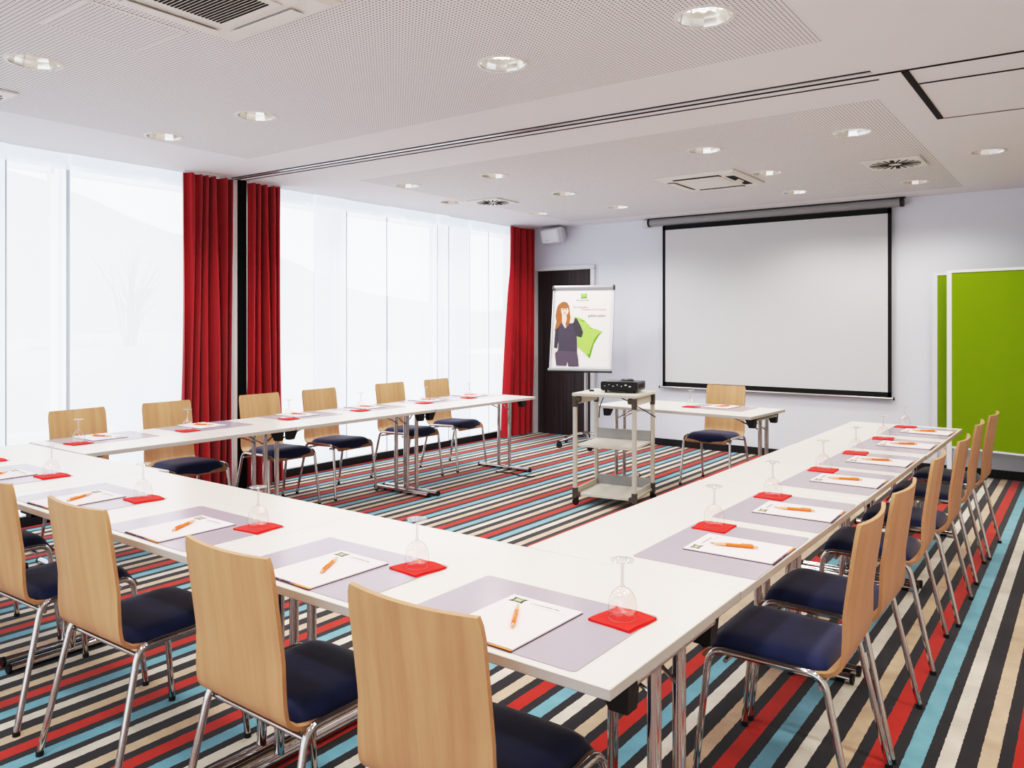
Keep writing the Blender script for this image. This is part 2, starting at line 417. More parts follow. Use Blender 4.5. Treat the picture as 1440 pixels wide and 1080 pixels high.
# ceiling with cut-outs for the downlights
DL = [(-4.051, 1.664), (-4.973, 2.842), (-4.035, 2.888), (-2.281, 3.011), (-1.274, 3.036),
      (-4.982, 5.154), (-4.061, 5.241), (-2.25, 5.363), (-1.269, 5.436),
      (-5.30, 6.12), (-4.081, 6.352), (-2.175, 6.479), (-.626, 6.622),
      (-5.05, 7.328), (-4.091, 7.43), (-2.277, 7.584), (-1.273, 7.674)]
DL_UNSEEN = [(-2.28, 1.66), (-1.27, 1.66), (-4.05, .2), (-2.28, .2), (-1.27, .2), (-.3, 1.6), (-.2, 2.9), (.5, 2.9), (.5, 1.2), (.5, 5.2)]   # unseen lamps without fixtures: grid continued, then extras added to brighten the right carpet
def ceiling():
    bm = bmesh.new()
    def loop(pts):
        vs = [bm.verts.new((p[0], p[1], 0)) for p in pts]
        return [bm.edges.new((vs[i], vs[(i + 1) % len(vs)])) for i in range(len(vs))]
    ed = loop([(XW - .2, YF), (XR, YF), (XR, YB), (XW - .2, YB)])
    for (x, y) in DL:
        ed += loop([(x + .112 * math.cos(2 * PI * k / 24), y + .112 * math.sin(2 * PI * k / 24)) for k in range(24)])
    bmesh.ops.triangle_fill(bm, use_beauty=True, use_dissolve=False, edges=ed)
    me = bpy.data.meshes.new('ceiling'); bm.to_mesh(me); bm.free()
    me.materials.append(M['ceiling'])
    o = bpy.data.objects.new('ceiling', me); col.objects.link(o); o.location = (0, 0, CZ)
    tag(o, kind='structure')
ceiling()
# partition track grooves and parking recess lines in the ceiling
def line(name, x0, y0, x1, y1, w, m, h=.004):
    L = math.hypot(x1 - x0, y1 - y0); T = TR((x0 + x1) / 2, (y0 + y1) / 2, CZ - h / 2 - .0004) @ RZ(math.atan2(y1 - y0, x1 - x0))
    return MB().box((0, 0, 0), (L, w, h), None, T)
mb = MB()
struct('trim_3', line('t', -6.0, 3.985, -.89, 4.165, .006, 0), 'dark_slot')
struct('trim_4', line('t', -6.0, 4.045, -.20, 4.275, .014, 0), 'dark_slot')
struct('trim_5', line('t', -6.0, 4.115, -.885, 4.335, .006, 0), 'dark_slot')
struct('trim_6', line('t', -6.0, 4.013, -.89, 4.20, .030, 0), 'silver')
struct('trim_7', line('t', -.755, 4.275, -.755, 5.385, .034, 0), 'dark_slot')
struct('trim_8', line('t', -.735, 4.535, 1.2, 4.64, .010, 0), 'dark_slot')
struct('trim_9', line('t', -.735, 5.385, 1.2, 5.50, .006, 0), 'grey_slot')
# door
mb = MB()
mb.box((DX0 - .02, YB - .012, DZ / 2), (.055, .06, DZ)); mb.box((DX1 + .02, YB - .012, DZ / 2), (.055, .06, DZ)); mb.box(((DX0 + DX1) / 2, YB - .012, DZ + .02), (DX1 - DX0 + .095, .06, .05))
dr = struct('door_1', mb, 'frame_white')
MB().box(((DX0 + DX1) / 2, YB + .045, DZ / 2), (DX1 - DX0 - .012, .045, DZ - .01)).build('door_leaf', 'door_wood', dr, 0)
h = MB(); h.tube(fillet([(DX1 - .07, YB + .02, 1.05), (DX1 - .07, YB - .04, 1.05), (DX1 - .19, YB - .04, 1.05)], .02), .01); h.build('door_handle', 'steel', dr)

# ------------------------------------------------------------------ panel blinds along the window wall
seq = [(1.0, 1.62, 'blind_glow_c', .0), (1.60, 2.30, 'blind_glow_c', .02), (2.29, 2.73, 'blind_glow_a', .0), (2.72, 3.98, 'blind_glow_a', .015),
       (4.20, 4.985, 'blind_glow_a', .0), (4.965, 5.37, 'blind_glow_b', .02), (5.36, 5.945, 'blind_glow_a', .0), (5.935, 6.72, 'blind_glow_a', .03),
       (6.70, 6.885, 'blind_glow_b', .05), (6.88, 7.33, 'blind_glow_b', .0), (7.31, 7.665, 'blind_glow_a', .02), (7.66, 8.25, 'blind_glow_a', .0)]
blab = ['bluish white panel blind furthest to the left, mostly outside the photo', 'bluish white panel blind at the left edge of the photo',
        'narrow sheer panel blind left of the thin grey seam in the big left window', 'wide sheer panel blind showing a bare twig plant, beside the first red curtain',
        'sheer panel blind directly right of the middle red curtain', 'denser greyish panel blind, second to the right of the middle red curtain',
        'bright sheer panel blind behind the fourth window-side chair', 'bright sheer panel blind behind the fifth window-side chair',
        'narrow overlapping blind strip behind the sixth window-side chair', 'bluish layered panel blind just right of the sixth window-side chair',
        'pale panel blind second from the corner curtain', 'pale panel blind tucked beside the corner red curtain']
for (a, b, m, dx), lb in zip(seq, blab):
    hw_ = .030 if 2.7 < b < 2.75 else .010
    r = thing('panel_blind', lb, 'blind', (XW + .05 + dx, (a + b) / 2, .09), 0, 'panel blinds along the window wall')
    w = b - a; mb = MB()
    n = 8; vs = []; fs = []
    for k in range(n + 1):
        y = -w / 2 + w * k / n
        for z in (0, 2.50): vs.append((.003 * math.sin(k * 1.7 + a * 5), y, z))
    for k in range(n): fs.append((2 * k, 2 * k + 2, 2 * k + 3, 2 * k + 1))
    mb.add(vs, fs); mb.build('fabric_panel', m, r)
    MB().box((.008, 0, 2.530), (.012, w, .115)).build('top_rail', 'blind_rail_glow', r, 0)
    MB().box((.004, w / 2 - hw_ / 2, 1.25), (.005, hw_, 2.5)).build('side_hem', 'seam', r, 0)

# ------------------------------------------------------------------ curtains
def curtain(y0t, y1t, y0b, y1b, x, folds, label, seed):
    rnd = random.Random(seed)
    ph = [rnd.uniform(0, 6.28) for _ in range(4)]
    r = thing('red_curtain', label, 'curtain', (x, 0, 0))
    NU, NV = folds * 12, 26; vs = []; fs = []
    ztop, zbot = CZ - .015, .02
    for j in range(NV + 1):
        t = j / NV; z = ztop + (zbot - ztop) * t
        e = t ** 1.6
        a = y0t + (y0b - y0t) * e; b = y1t + (y1b - y1t) * e
        for i in range(NU + 1):
            s = i / NU
            sh = s + .030 * math.sin(2 * PI * (s * 1.7 + t * .45) + ph[0]) + .010 * math.sin(2 * PI * (s * 4.1 - t * .3) + ph[3])
            amp = .040 + .018 * t + .014 * math.sin(6 * s + ph[1])
            wv = math.sin(2 * PI * folds * sh + ph[2] + .5 * t * math.sin(3 * s + ph[3]))
            wv = math.copysign(abs(wv) ** .75, wv)
            y = a + (b - a) * (s + .28 / folds * math.sin(4 * PI * folds * sh) * .35)
            y = min(max(y, min(a, b)), max(a, b))
            vs.append((amp * wv + .012 * math.sin(9 * s + 3 * t), y, z))
    for j in range(NV):
        for i in range(NU):
            k = j * (NU + 1) + i; fs.append((k, k + 1, k + NU + 2, k + NU + 1))
    MB().add(vs, fs).build('drape', 'curtain', r, 80)
    MB().box((0, (y0t + y1t) / 2, CZ - .007), (.03, y1t - y0t, .014)).build('curtain_track', 'board_frame', r, 0)
curtain(3.555, 3.99, 3.49, 4.00, -5.935, 6, 'wide floor-length red curtain left of the black strip, beside the big window', 3)
curtain(4.165, 4.50, 4.165, 4.54, -5.935, 5, 'narrow floor-length red curtain right of the black strip', 5)
curtain(7.98, 8.46, 7.82, 8.46, -5.945, 5, 'red curtain in the far corner beside the dark door', 9)

# ------------------------------------------------------------------ chair
def catmull(P, n):
    out = []
    for i in range(len(P) - 1):
        p0 = P[max(i - 1, 0)]; p1 = P[i]; p2 = P[i + 1]; p3 = P[min(i + 2, len(P) - 1)]
        for k in range(n):
            t = k / n
            out.append(tuple(.5 * (2 * p1[d] + (p2[d] - p0[d]) * t + (2 * p0[d] - 5 * p1[d] + 4 * p2[d] - p3[d]) * t * t + (3 * p1[d] - p0[d] - 3 * p2[d] + p3[d]) * t ** 3) for d in range(2)))
    out.append(P[-1]); return out
def make_chair(label, group):
    root = thing('conference_chair', label, 'chair', (0, 0, 0), 0, group)
    prof = catmull([(-.266, .868), (-.250, .76), (-.232, .63), (-.219, .54), (-.210, .49), (-.196, .453), (-.168, .432), (-.12, .424), (-.02, .421), (.08, .425), (.15, .428), (.192, .418), (.212, .392)], 4)
    N = len(prof); NT = 14; th = .0115
    f_, b_ = [], []
    for i, (y, z) in enumerate(prof):
        a = prof[max(i - 1, 0)]; c = prof[min(i + 1, N - 1)]
        tx, tz = c[0] - a[0], c[1] - a[1]; l = math.hypot(tx, tz); nx, nz = -tz / l, tx / l   # normal toward sitter (forward/up)
        if nx < 0 and nz < 0: nx, nz = -nx, -nz
        back = max(0, min(1, (z - .46) / .15))
        hw = .193 - .006 * back
        if i < 2: hw -= (.010, .003)[i]
        if i > N - 3: hw -= (.003, .014)[i - (N - 2)]
        for j in range(NT + 1):
            t = -1 + 2 * j / NT
            bow = .020 * t * t * back
            p = (hw * t, y + nx * bow, z + nz * bow)
            f_.append((p[0], p[1] + nx * th / 2, p[2] + nz * th / 2)); b_.append((p[0], p[1] - nx * th / 2, p[2] - nz * th / 2))
    vs = f_ + b_; o = len(f_); fs = []; fm = []
    W = NT + 1
    for i in range(N - 1):
        for j in range(NT):
            k = i * W + j
            fs += [(k, k + 1, k + W + 1, k + W), (o + k, o + k + W, o + k + W + 1, o + k + 1)]
    ed = [(j, j + 1) for j in range(NT)] + [((N - 1) * W + j + 1, (N - 1) * W + j) for j in range(NT)]
    ed += [((i + 1) * W, i * W) for i in range(N - 1)] + [(i * W + NT, (i + 1) * W + NT) for i in range(N - 1)]
    rim = [(a, o + a, o + b, b) for a, b in ed]
    mb = MB(); mb.mat('ply'); mb.add(vs, fs, 'ply'); b0 = 0
    k = mb.mat('ply_edge')
    for r_ in rim: mb.f.append(list(r_)); mb.mi.append(k)
    mb.build('plywood_shell', 'ply', root, 38)
    # upholstered pad following the seat
    def sz(y):
        best = min((p for p in prof[18:]), key=lambda p: abs(p[0] - y))
        ps = [p for p in prof if p[0] > -.19 and p[1] < .45]
        for a, b in zip(ps, ps[1:]):
            if a[0] <= y <= b[0]: return a[1] + (b[1] - a[1]) * (y - a[0]) / (b[0] - a[0] + 1e-9)
        return best[1]
    G = 16; top, bot = [], []
    for i in range(G + 1):
        v = -1 + 2 * i / G
        for j in range(G + 1):
            u = -1 + 2 * j / G
            x = .190 * u * math.sqrt(1 - .20 * v * v * (1 if v < 0 else .35)); y = .022 + .192 * v * math.sqrt(1 - .13 * u * u)
            z0 = sz(min(max(y, -.168), .211)) + th / 2
            d = (1 - abs(u) ** 5) * (1 - abs(v) ** 5)
            hgt = .042 * max(d, 0) ** .42
            top.append((x * (1 - .0 * d), y, z0 + .002 + hgt)); bot.append((x, y, z0 + .001))
    vs = top + bot; o = len(top); fs = []
    for i in range(G):
        for j in range(G):
            k = i * (G + 1) + j; fs += [(k, k + 1, k + G + 2, k + G + 1), (o + k, o + k + G + 1, o + k + G + 2, o + k + 1)]
    for j in range(G):
        for (a, b) in ((j, j + 1), (G * (G + 1) + j + 1, G * (G + 1) + j), ((j + 1) * (G + 1), j * (G + 1)), (j * (G + 1) + G, (j + 1) * (G + 1) + G)): fs.append((a, o + a, o + b, b))
    MB().add(vs, fs).build('seat_pad', 'navy', root, 70)
    R = .0108
    for s in (-1, 1):
        P = [(s * .232, .222, .012), (s * .214, .178, .438), (s * .208, -.158, .432), (s * .232, -.252, .012)]
        F = fillet(P, .055, 7)
        for part, sl in (('leg', F[:9]), ('side_rail', F[8:10]), ('leg', F[9:])):
            lg = MB().tube(sl, R, n=12).build(part, 'chrome', root, 60)
            if part == 'leg':
                e = sl[0] if sl[0].z < .1 else sl[-1]
                MB().tube([(e.x, e.y, .0), (e.x, e.y, .016)], R * 1.12, n=12).build('rubber_foot', 'dark_rubber', lg, 40)
    for y, z in ((.13, .408), (-.148, .398)):
        MB().tube([(-.212, y, z), (.212, y, z)], .0075, n=10).build('crossbar', 'chrome', root)
    return root

chairs = []
NEARX = [(-1.14, .02), (-1.78, -.01), (-2.60, .02), (-3.265, .03), (-4.03, 0)]
RIGHTY = [2.54, 3.05, 3.85, 4.497, 5.24, 5.83]
LEFTY = [2.51, 3.125, 3.91, 4.53, 5.38, 6.05]
C0 = make_chair('plywood chair with navy seat at the near table row, closest to its right corner', 'chairs along the near table row')
C0.location = (NEARX[0][0], 1.43, 0); C0.rotation_euler = (0, 0, NEARX[0][1])
for i in range(1, 5):
    dup(C0, 'plywood chair with navy seat, %s from the right corner along the near table row' % ORD[i], (NEARX[i][0], 1.43 + (0, .0, .005, .0, .02)[i], 0), NEARX[i][1], 'chairs along the near table row')
for i, y in enumerate(RIGHTY):
    dup(C0, ('plywood chair with navy seat along the right table arm, closest to the near corner' if i == 0 else 'plywood chair with navy seat along the right table arm, %s from the near corner' % ORD[i]),
        (-.785 + (0, 0, -.01, .01, 0, .02)[i], y, 0), PI / 2 + (.02, -.01, .03, 0, .02, -.03)[i], 'chairs along the right table arm')
wl = ['before the big left window, furthest from the door', 'beside the wide red curtain', 'directly before the black strip', 'before the blinds right of the middle curtain', 'next to last toward the far corner', 'closest to the far corner curtain']
for i, y in enumerate(LEFTY):
    dup(C0, 'plywood chair at the window-side arm, ' + wl[i], (-5.19, y, 0), -PI / 2 + (.05, .0, -.02, .02, 0, .03)[i], 'chairs along the window-side table arm')
dup(C0, 'single plywood chair behind the small head table under the projection screen', (-2.745, 6.775, 0), PI - .03, None)

# ------------------------------------------------------------------ folding tables
TH = .73
def make_table(L, W, label, group):
    root = thing('folding_table', label, 'table', (0, 0, 0), 0, group)
    MB().box((0, 0, TH - .0125), (L - .003, W - .002, .025), ch=.002).build('tabletop', 'table', root, 0)
    tp_ = [o for o in root.children if o.name.startswith('tabletop')][0].data; tp_.materials.append(M['edge'])
    for p in tp_.polygons: p.material_index = 1 if p.normal.z < .5 else 0
    for sx in (-1, 1):
        x = sx * (L / 2 - .047)
        ft = MB().tube([(x, -W * .44, .021), (x, W * .44, .021)], .019, n=12, flat=1.0).build('foot', 'chrome', root)
        for sy in (-1, 1):
            MB().tube([(x, sy * W * .44, .021), (x, sy * (W * .44 + .012), .021)], .021, n=12).build('end_cap', 'black_plastic', ft)
            MB().tube([(x, sy * .066, .03), (x, sy * .066, .674)], .0165, n=14).build('leg', 'chrome', root)
            bk = MB(); y = sy * W * .31
            bk.add([(x + sx * .030 - sx * .085, y - .026, .704), (x + sx * .030, y - .026, .704), (x + sx * .030, y + .026, .704), (x + sx * .030 - sx * .085, y + .026, .704),
                    (x - sx * .02, y - .021, .628), (x + sx * .024, y - .021, .628), (x + sx * .024, y + .021, .628), (x - sx * .02, y + .021, .628)],
                   [(0, 3, 2, 1), (4, 5, 6, 7), (0, 1, 5, 4), (1, 2, 6, 5), (2, 3, 7, 6), (3, 0, 4, 7)])
            bk.build('folding_bracket', 'black_plastic', root, 0)
            MB().tube(fillet([(x, sy * .05, .585), (x - sx * .05, sy * .06, .615), (x - sx * .23, sy * .15, .700)], .03), .0055, n=8).build('brace', 'chrome', root)
        MB().tube([(x + sx * .022, -W * .30, .688), (x + sx * .022, W * .30, .688)], .011, n=12).build('pivot_rail', 'chrome', root)
    return root
gN, gR, gL = 'tables of the near row', 'tables of the right arm', 'tables of the window-side arm'
LN, LR, LL = 1.44, 1.343, 1.405
t = make_table(LN, .70, 'white folding table at the right corner of the near row', gN); t.location = (-.754 - LN / 2, 1.69, 0)
dup(t, 'white folding table in the middle of the near row', (-.754 - LN * 1.5, 1.69, 0), 0)
dup(t, 'white folding table at the left end of the near row, joining the window-side arm', (-.754 - LN * 2.5, 1.705, 0), 0)
t = make_table(LR, .70, 'white folding table of the right arm adjoining the near row', gR); t.location = (-1.098, 2.042 + LR / 2, 0); t.rotation_euler = (0, 0, PI / 2 - .006)
dup(t, 'white folding table in the middle of the right arm', (-1.086, 2.042 + LR * 1.5, 0), PI / 2 - .006)
dup(t, 'white folding table at the far end of the right arm, near the green boards', (-1.074, 2.042 + LR * 2.5, 0), PI / 2 - .006)
t = make_table(LL, .70, 'white folding table of the window-side arm adjoining the near row', gL); t.location = (-4.765, 2.07 + LL / 2, 0); t.rotation_euler = (0, 0, PI / 2 - .01)
dup(t, 'white folding table in the middle of the window-side arm', (-4.745, 2.07 + LL * 1.5, 0), PI / 2 - .01)
dup(t, 'white folding table at the far end of the window-side arm, near the dark door', (-4.715, 2.07 + LL * 2.5, 0), PI / 2 - .01)
t = make_table(1.42, .70, 'white head table behind the trolley, below the projection screen', None); t.location = (-2.79, 6.28, 0); t.rotation_euler = (0, 0, -.055)

# ------------------------------------------------------------------ place settings
def make_mat_():
    r = bpy.data.objects.new('desk_mat', None)
    n = []
    w, d, rad = .262, .190, .012
    for cx, cy, a0 in ((w - rad, d - rad, 0), (-w + rad, d - rad, 90), (-w + rad, -d + rad, 180), (w - rad, -d + rad, 270)):
        for k in range(4):
            a = math.radians(a0 + 30 * k); n.append((cx + rad * math.cos(a), cy + rad * math.sin(a)))
    o = MB().prism(n, 0, .0016).build('desk_mat', 'mat_grey', None, 0)
    bpy.data.objects.remove(r); return o
def make_pad():
    r = thing('notepad', 'x', 'notepad')
    MB().box((0, 0, .0035), (.208, .278, .003)).build('paper_sheets', 'paper', r, 0)
    mb = MB(); mb.box((0, -.002, .001), (.210, .286, .002), 'pad_dark')
    for x0, x1, m in ((-.105, -.03, 'pad_dark'), (-.03, -.02, 'pad_violet'), (-.02, .02, 'pad_dark'), (.02, .04, 'pad_violet'), (.04, .104, 'pad_orange')):
        mb.box(((x0 + x1) / 2, -.1415, .0026), (x1 - x0, .005, .0012), m)
    mb.build('cover', 'pad_dark', r, 0)
    em = MB()
    c = (-.068, .110); s = .023
    def cush(s, z0, z1, m, em):
        pts = []
        for k in range(4):
            a = math.radians(45 + 90 * k); b = math.radians(135 + 90 * k)
            p, q = (s * 1.35 * math.cos(a), s * 1.0 * math.sin(a)), (s * 1.35 * math.cos(b), s * 1.0 * math.sin(b))
            for t in (0, .25, .5, .75):
                pinch = 1 - .22 * math.sin(PI * t)
                pts.append((c[0] + (p[0] * (1 - t) + q[0] * t) * pinch, c[1] + (p[1] * (1 - t) + q[1] * t) * pinch))
        em.prism(pts, z0, z1, m)
    cush(s, .005, .0053, 'emblem_green', em); cush(s * .56, .0053, .0055, 'emblem_light', em)
    em.build('cushion_emblem', 'emblem_green', r, 0)
    text_mesh('printed_line', 'a comfortable idea', .0115, 'ink', r, (-.030, .108, .0052), (0, 0, 0), .0001, shear=.2)
    MB().box((.035, .096, .0051), (.10, .0006, .0002)).build('printed_rule', 'ink', r, 0)
    return r
def make_pen():
    r = thing('ballpoint_pen', 'x', 'pen')
    def ty(prof, name, m, par=r):
        mb = MB(); mb.lathe(prof, None, 12, Matrix.Rotation(-PI / 2, 4, 'X')); return mb.build(name, m, par, 50)
    ty([(0, -.062), (.0046, -.062), (.0054, -.058), (.0054, .022), (0, .0221)], 'barrel', 'orange')
    ty([(0, .022), (.0054, .0221), (.0056, .034), (.0030, .060), (0, .0601)], 'grip', 'orange_pale')
    ty([(0, .0598), (.0022, .060), (.0006, .072), (0, .0721)], 'point', 'brown_tip')
    ty([(0, -.075), (.0036, -.0748), (.004, -.062), (0, -.0619)], 'push_button', 'orange_pale')
    MB().box((0, -.042, .0068), (.003, .036, .0016), ch=.0006).build('clip', 'orange', r, 0)
    return r
def make_napkin():
    n = 8; vs = []; fs = []; S = .058
    for lay in (0, 1):
        for i in range(n + 1):
            for j in range(n + 1):
                u, v = -1 + 2 * i / n, -1 + 2 * j / n
                vs.append((S * u + .002 * math.sin(3 * v), S * v + .002 * math.sin(4 * u + 1), (.0006 if lay == 0 else .0035) + (.0012 * (1 + math.sin(2.2 * u + 1.4 * v)) * max(abs(u), abs(v)) ** 2 if lay else 0)))
    o = (n + 1) ** 2
    for i in range(n):
        for j in range(n):
            k = i * (n + 1) + j; fs += [(k, k + 1, k + n + 2, k + n + 1), (o + k, o + k + n + 1, o + k + n + 2, o + k + 1)]
    for j in range(n):
        for (a, b) in ((j, j + 1), (n * (n + 1) + j + 1, n * (n + 1) + j), ((j + 1) * (n + 1), j * (n + 1)), (j * (n + 1) + n, (j + 1) * (n + 1) + n)): fs.append((a, o + a, o + b, b))
    r = thing('paper_napkin', 'x', 'napkin')
    MB().add(vs, fs).build('top_fold', 'napkin', r, 40)
    MB().box((.002, -.001, .0005), (.119, .117, .001)).build('bottom_fold', 'napkin', r, 0)
    return r
def make_glass():
    r = thing('wine_glass', 'x', 'glass')
    prof = [(.0315, .0008), (.0332, .010), (.0342, .022), (.0338, .036), (.0308, .050), (.0248, .062), (.0160, .0705), (.0070, .0745), (.0001, .0755)]
    bw_ = MB().lathe(prof, None, 36).build('bowl', 'glass', r, 80)
    MB().lathe([(.0309, 0), (.0321, 0), (.0323, .0016), (.0309, .0016), (.0309, 0)], None, 36).build('rim', 'glass_thick', bw_, 60)
    MB().lathe([(.0070, .0748), (.0048, .079), (.0037, .090), (.0034, .112), (.0040, .126), (.0070, .1325)], None, 16).build('stem', 'glass_thick', r, 60)
    MB().lathe([(.0070, .1325), (.018, .1350), (.0285, .1376), (.0296, .1386), (.0285, .1394), (0.0001, .1398)], None, 36).build('base', 'glass_thick', r, 60)
    return r

SET = []
for i, x in enumerate([-1.11, -1.775, -2.527, -3.276, -4.08, -4.77]): SET.append((x, 1.552, 0.0, 'near table row', 'right corner', i, [30, 31, 28, 27, 32, 28][i]))
for i, y in enumerate([2.41, 3.015, 3.74, 4.36, 5.035, 5.715]): SET.append((-.945 + i * .004, y, PI / 2, 'right table arm', 'near corner', i, [18, 15, 14, 16, 18, 14][i]))
for i, y in enumerate([2.42, 3.11, 3.915, 4.615, 5.37, 5.98]): SET.append((-4.925 + i * .006, y, -PI / 2, 'window-side table arm', 'big left window', i, [24, 28, 22, 25, 24, 30][i]))
SET.append((-2.545, 6.385, PI - .03, 'head table', '', -1, -40))
protos = {}
def place(kind, make, label, loc, rz, group):
    if kind not in protos:
        o = make(); protos[kind] = o; o.location = loc; o.rotation_euler = (0, 0, rz); o['label'] = label; o['category'] = {'desk_mat': 'desk mat', 'notepad': 'notepad', 'pen': 'pen', 'napkin': 'napkin', 'glass': 'glass'}[kind]
    else:
        o = dup(protos[kind], label, loc, rz)
    if group: o['group'] = group
    elif 'group' in o: del o['group']
    return o
for (x, y, rz, row, frm, i, tilt) in SET:
    R = RZ(rz); T = TR(x, y, TH) @ R
    def at(u, v, w): return tuple(T @ Vector((u, v, w)))
    if i < 0: w = 'on the small head table under the projection screen'
    else: w = '%s setting from the %s, %s' % (ORD[i], frm, row)
    gr = (lambda s: s + ' along the ' + row) if i >= 0 else (lambda s: None)
    j = random.uniform
    place('desk_mat', make_mat_, 'pale grey desk mat, ' + w, at(0, 0, .0002), rz + j(-.01, .01), gr('desk mats'))
    place('notepad', make_pad, 'white notepad, ' + w, at(0, -.045, .0019), rz + j(-.03, .03), gr('notepads'))
    place('pen', make_pen, 'orange pen, ' + w, at(-.005, -.03, .0019 + .0055 + .0056), rz + math.radians(tilt) + j(-.05, .05), gr('pens'))
    nz = at(.203, .118, .0022)
    place('napkin', make_napkin, 'folded red napkin, ' + w, nz, rz + j(-.12, .12), gr('napkins'))
    place('glass', make_glass, 'upturned wine glass, ' + w, (nz[0] + j(-.004, .004), nz[1] + j(-.004, .004), nz[2] + .0038), j(0, 3), gr('wine glasses'))

# ------------------------------------------------------------------ projection screen
r = thing('projection_screen', 'large white pull-down projection screen with black border on the far wall', 'screen', (0, YB, 0))
sx0, sx1, sz0, sz1 = -4.095, -1.625, .705, 2.585
MB().tube([(-4.255, -.055, 2.632), (-1.535, -.055, 2.632)], .043, n=20).build('roller_case', 'case_grey', r)
MB().tube([(-1.545, -.055, 2.632), (-1.515, -.055, 2.632)], .046, n=20).build('end_cap', 'black_plastic', r)
MB().tube([(-4.275, -.055, 2.632), (-4.25, -.055, 2.632)], .046, n=20).build('end_cap', 'black_plastic', r)
MB().box((-4.31, -.04, 2.625), (.075, .08, .09), ch=.006).build('wall_bracket', 'speaker', r, 0)
MB().box(((sx0 + sx1) / 2, -.055, 2.676), (2.72, .05, .008)).build('mounting_rail', 'black_plastic', r, 0)
MB().box(((sx0 + sx1) / 2, -.050, (sz0 + sz1) / 2), (sx1 - sx0 - .06, .002, sz1 - sz0 - .06)).build('screen_fabric', 'screen_white', r, 0)
mb = MB()
for a, b, c, d in ((sx0, sx0 + .034, sz0, sz1), (sx1 - .034, sx1, sz0, sz1), (sx0, sx1, sz1 - .052, sz1), (sx0, sx1, sz0, sz0 + .05)):
    mb.box(((a + b) / 2, -.0515, (c + d) / 2), (b - a, .003, d - c))
mb.build('black_border', 'screen_black', r, 0)
bb = MB().tube([(sx0 - .04, -.05, sz0 - .012), (sx1 + .015, -.05, sz0 - .012)], .014, n=12).build('bottom_bar', 'steel', r)
for x in (sx0 - .045, sx1 + .015): MB().tube([(x, -.05, sz0 - .012), (x + .012, -.05, sz0 - .012)], .0155, n=12).build('bar_cap', 'black_plastic', bb)

# ------------------------------------------------------------------ wall speaker
r = thing('wall_speaker', 'white box loudspeaker on a wall bracket below the ceiling, above the dark door', 'speaker', (-5.53, 8.40, 2.565), math.radians(-12))
T = Matrix.Rotation(math.radians(14), 4, 'X')
mb = MB()
fr_ = [(-.155, -.10, -.085), (.155, -.10, -.085), (.155, -.10, .085), (-.155, -.10, .085)]
bk_ = [(-.10, .09, -.06), (.10, .09, -.06), (.10, .09, .06), (-.10, .09, .06)]
md_ = [(-.175, -.05, -.10), (.175, -.05, -.10), (.175, -.05, .10), (-.175, -.05, .10)]
mb.add(fr_ + md_ + bk_, [(0, 1, 2, 3), (8, 11, 10, 9)] + [(i, 4 + i, 4 + (i + 1) % 4, (i + 1) % 4) for i in range(4)] + [(4 + i, 8 + i, 8 + (i + 1) % 4, 4 + (i + 1) % 4) for i in range(4)], None, T)
mb.build('cabinet', 'speaker', r, 0)
MB().box((0, -.103, 0), (.27, .006, .14), None, T, ch=.002).build('front_grille', 'board_frame', r, 0)
mb = MB(); mb.tube([(0, .05, .0), (0, .15, .04)], .018); mb.box((0, .158, .04), (.09, .02, .10)); mb.build('bracket', 'speaker', r)
MB().box((-.05, -.107, -.05), (.03, .002, .006), None, T).build('badge', 'ink', r, 0)

# ------------------------------------------------------------------ ceiling: downlights
dl_lab = ['round downlight at the left photo edge of the near ceiling, beside a diffuser corner', 'round downlight of the near ceiling closest to the big window',
          'round downlight of the near ceiling, second from the big window', 'round downlight of the near ceiling, third from the big window',
          'round downlight of the near ceiling furthest from the window, close to the top photo edge',
          'downlight of the first row behind the ceiling track, closest to the windows', 'downlight of the first row behind the ceiling track, second from the windows',
          'downlight of the first row behind the ceiling track, third from the windows', 'downlight of the first row behind the ceiling track, furthest from the windows',
          'downlight of the middle far row close to the window, beside the square diffuser', 'downlight of the middle far row, second from the windows',
          'downlight of the middle far row beside the far ceiling cassette', 'downlight of the middle far row at the right, beyond the ceiling recess',
          'downlight of the last row before the screen wall, closest to the corner curtain', 'downlight of the last row before the screen wall, second from the windows',
          'downlight of the last row before the screen wall, third from the windows', 'downlight of the last row before the screen wall, furthest from the windows']
dl0 = thing('downlight', dl_lab[0], 'ceiling light', (DL[0][0], DL[0][1], CZ), 0, 'recessed round downlights in the ceiling')
MB().lathe([(.108, .002), (.110, -.005), (.122, -.004), (.125, 0), (.122, .0)], None, 36).build('trim_ring', 'diffuser', dl0, 50)
MB().lathe([(.108, .002), (.107, -.002), (.100, .03), (.088, .07), (.070, .105), (0.001, .108)], None, 12).build('reflector', 'reflector', dl0, 0)
for s in (-1, 1):
    MB().tube(fillet([(-.055, s * .022, .062), (.05, s * .022, .056), (.05, s * .044, .056), (-.055, s * .044, .062)], .009, 5), .0085, n=10).build('lamp_tube', 'bulb', dl0)
mb = MB()
for s in (0, PI / 2): mb.box((0, 0, .075), (.15, .003, .05), None, RZ(s + .4))
mb.build('baffle', 'reflector', dl0, 0)
for s in (-1, 1): MB().box((-.064, s * .033, .064), (.022, .036, .026), ch=.004).build('lamp_holder', 'bracket', dl0, 0)
for i in range(1, len(DL)): dup(dl0, dl_lab[i], (DL[i][0], DL[i][1], CZ), (.5 * i) % 3)
for i, (x, y) in enumerate(DL_UNSEEN): dup(dl0, 'unseen extra downlight beyond the view, number %d' % (i + 1), (x, y, CZ), 0) if False else None
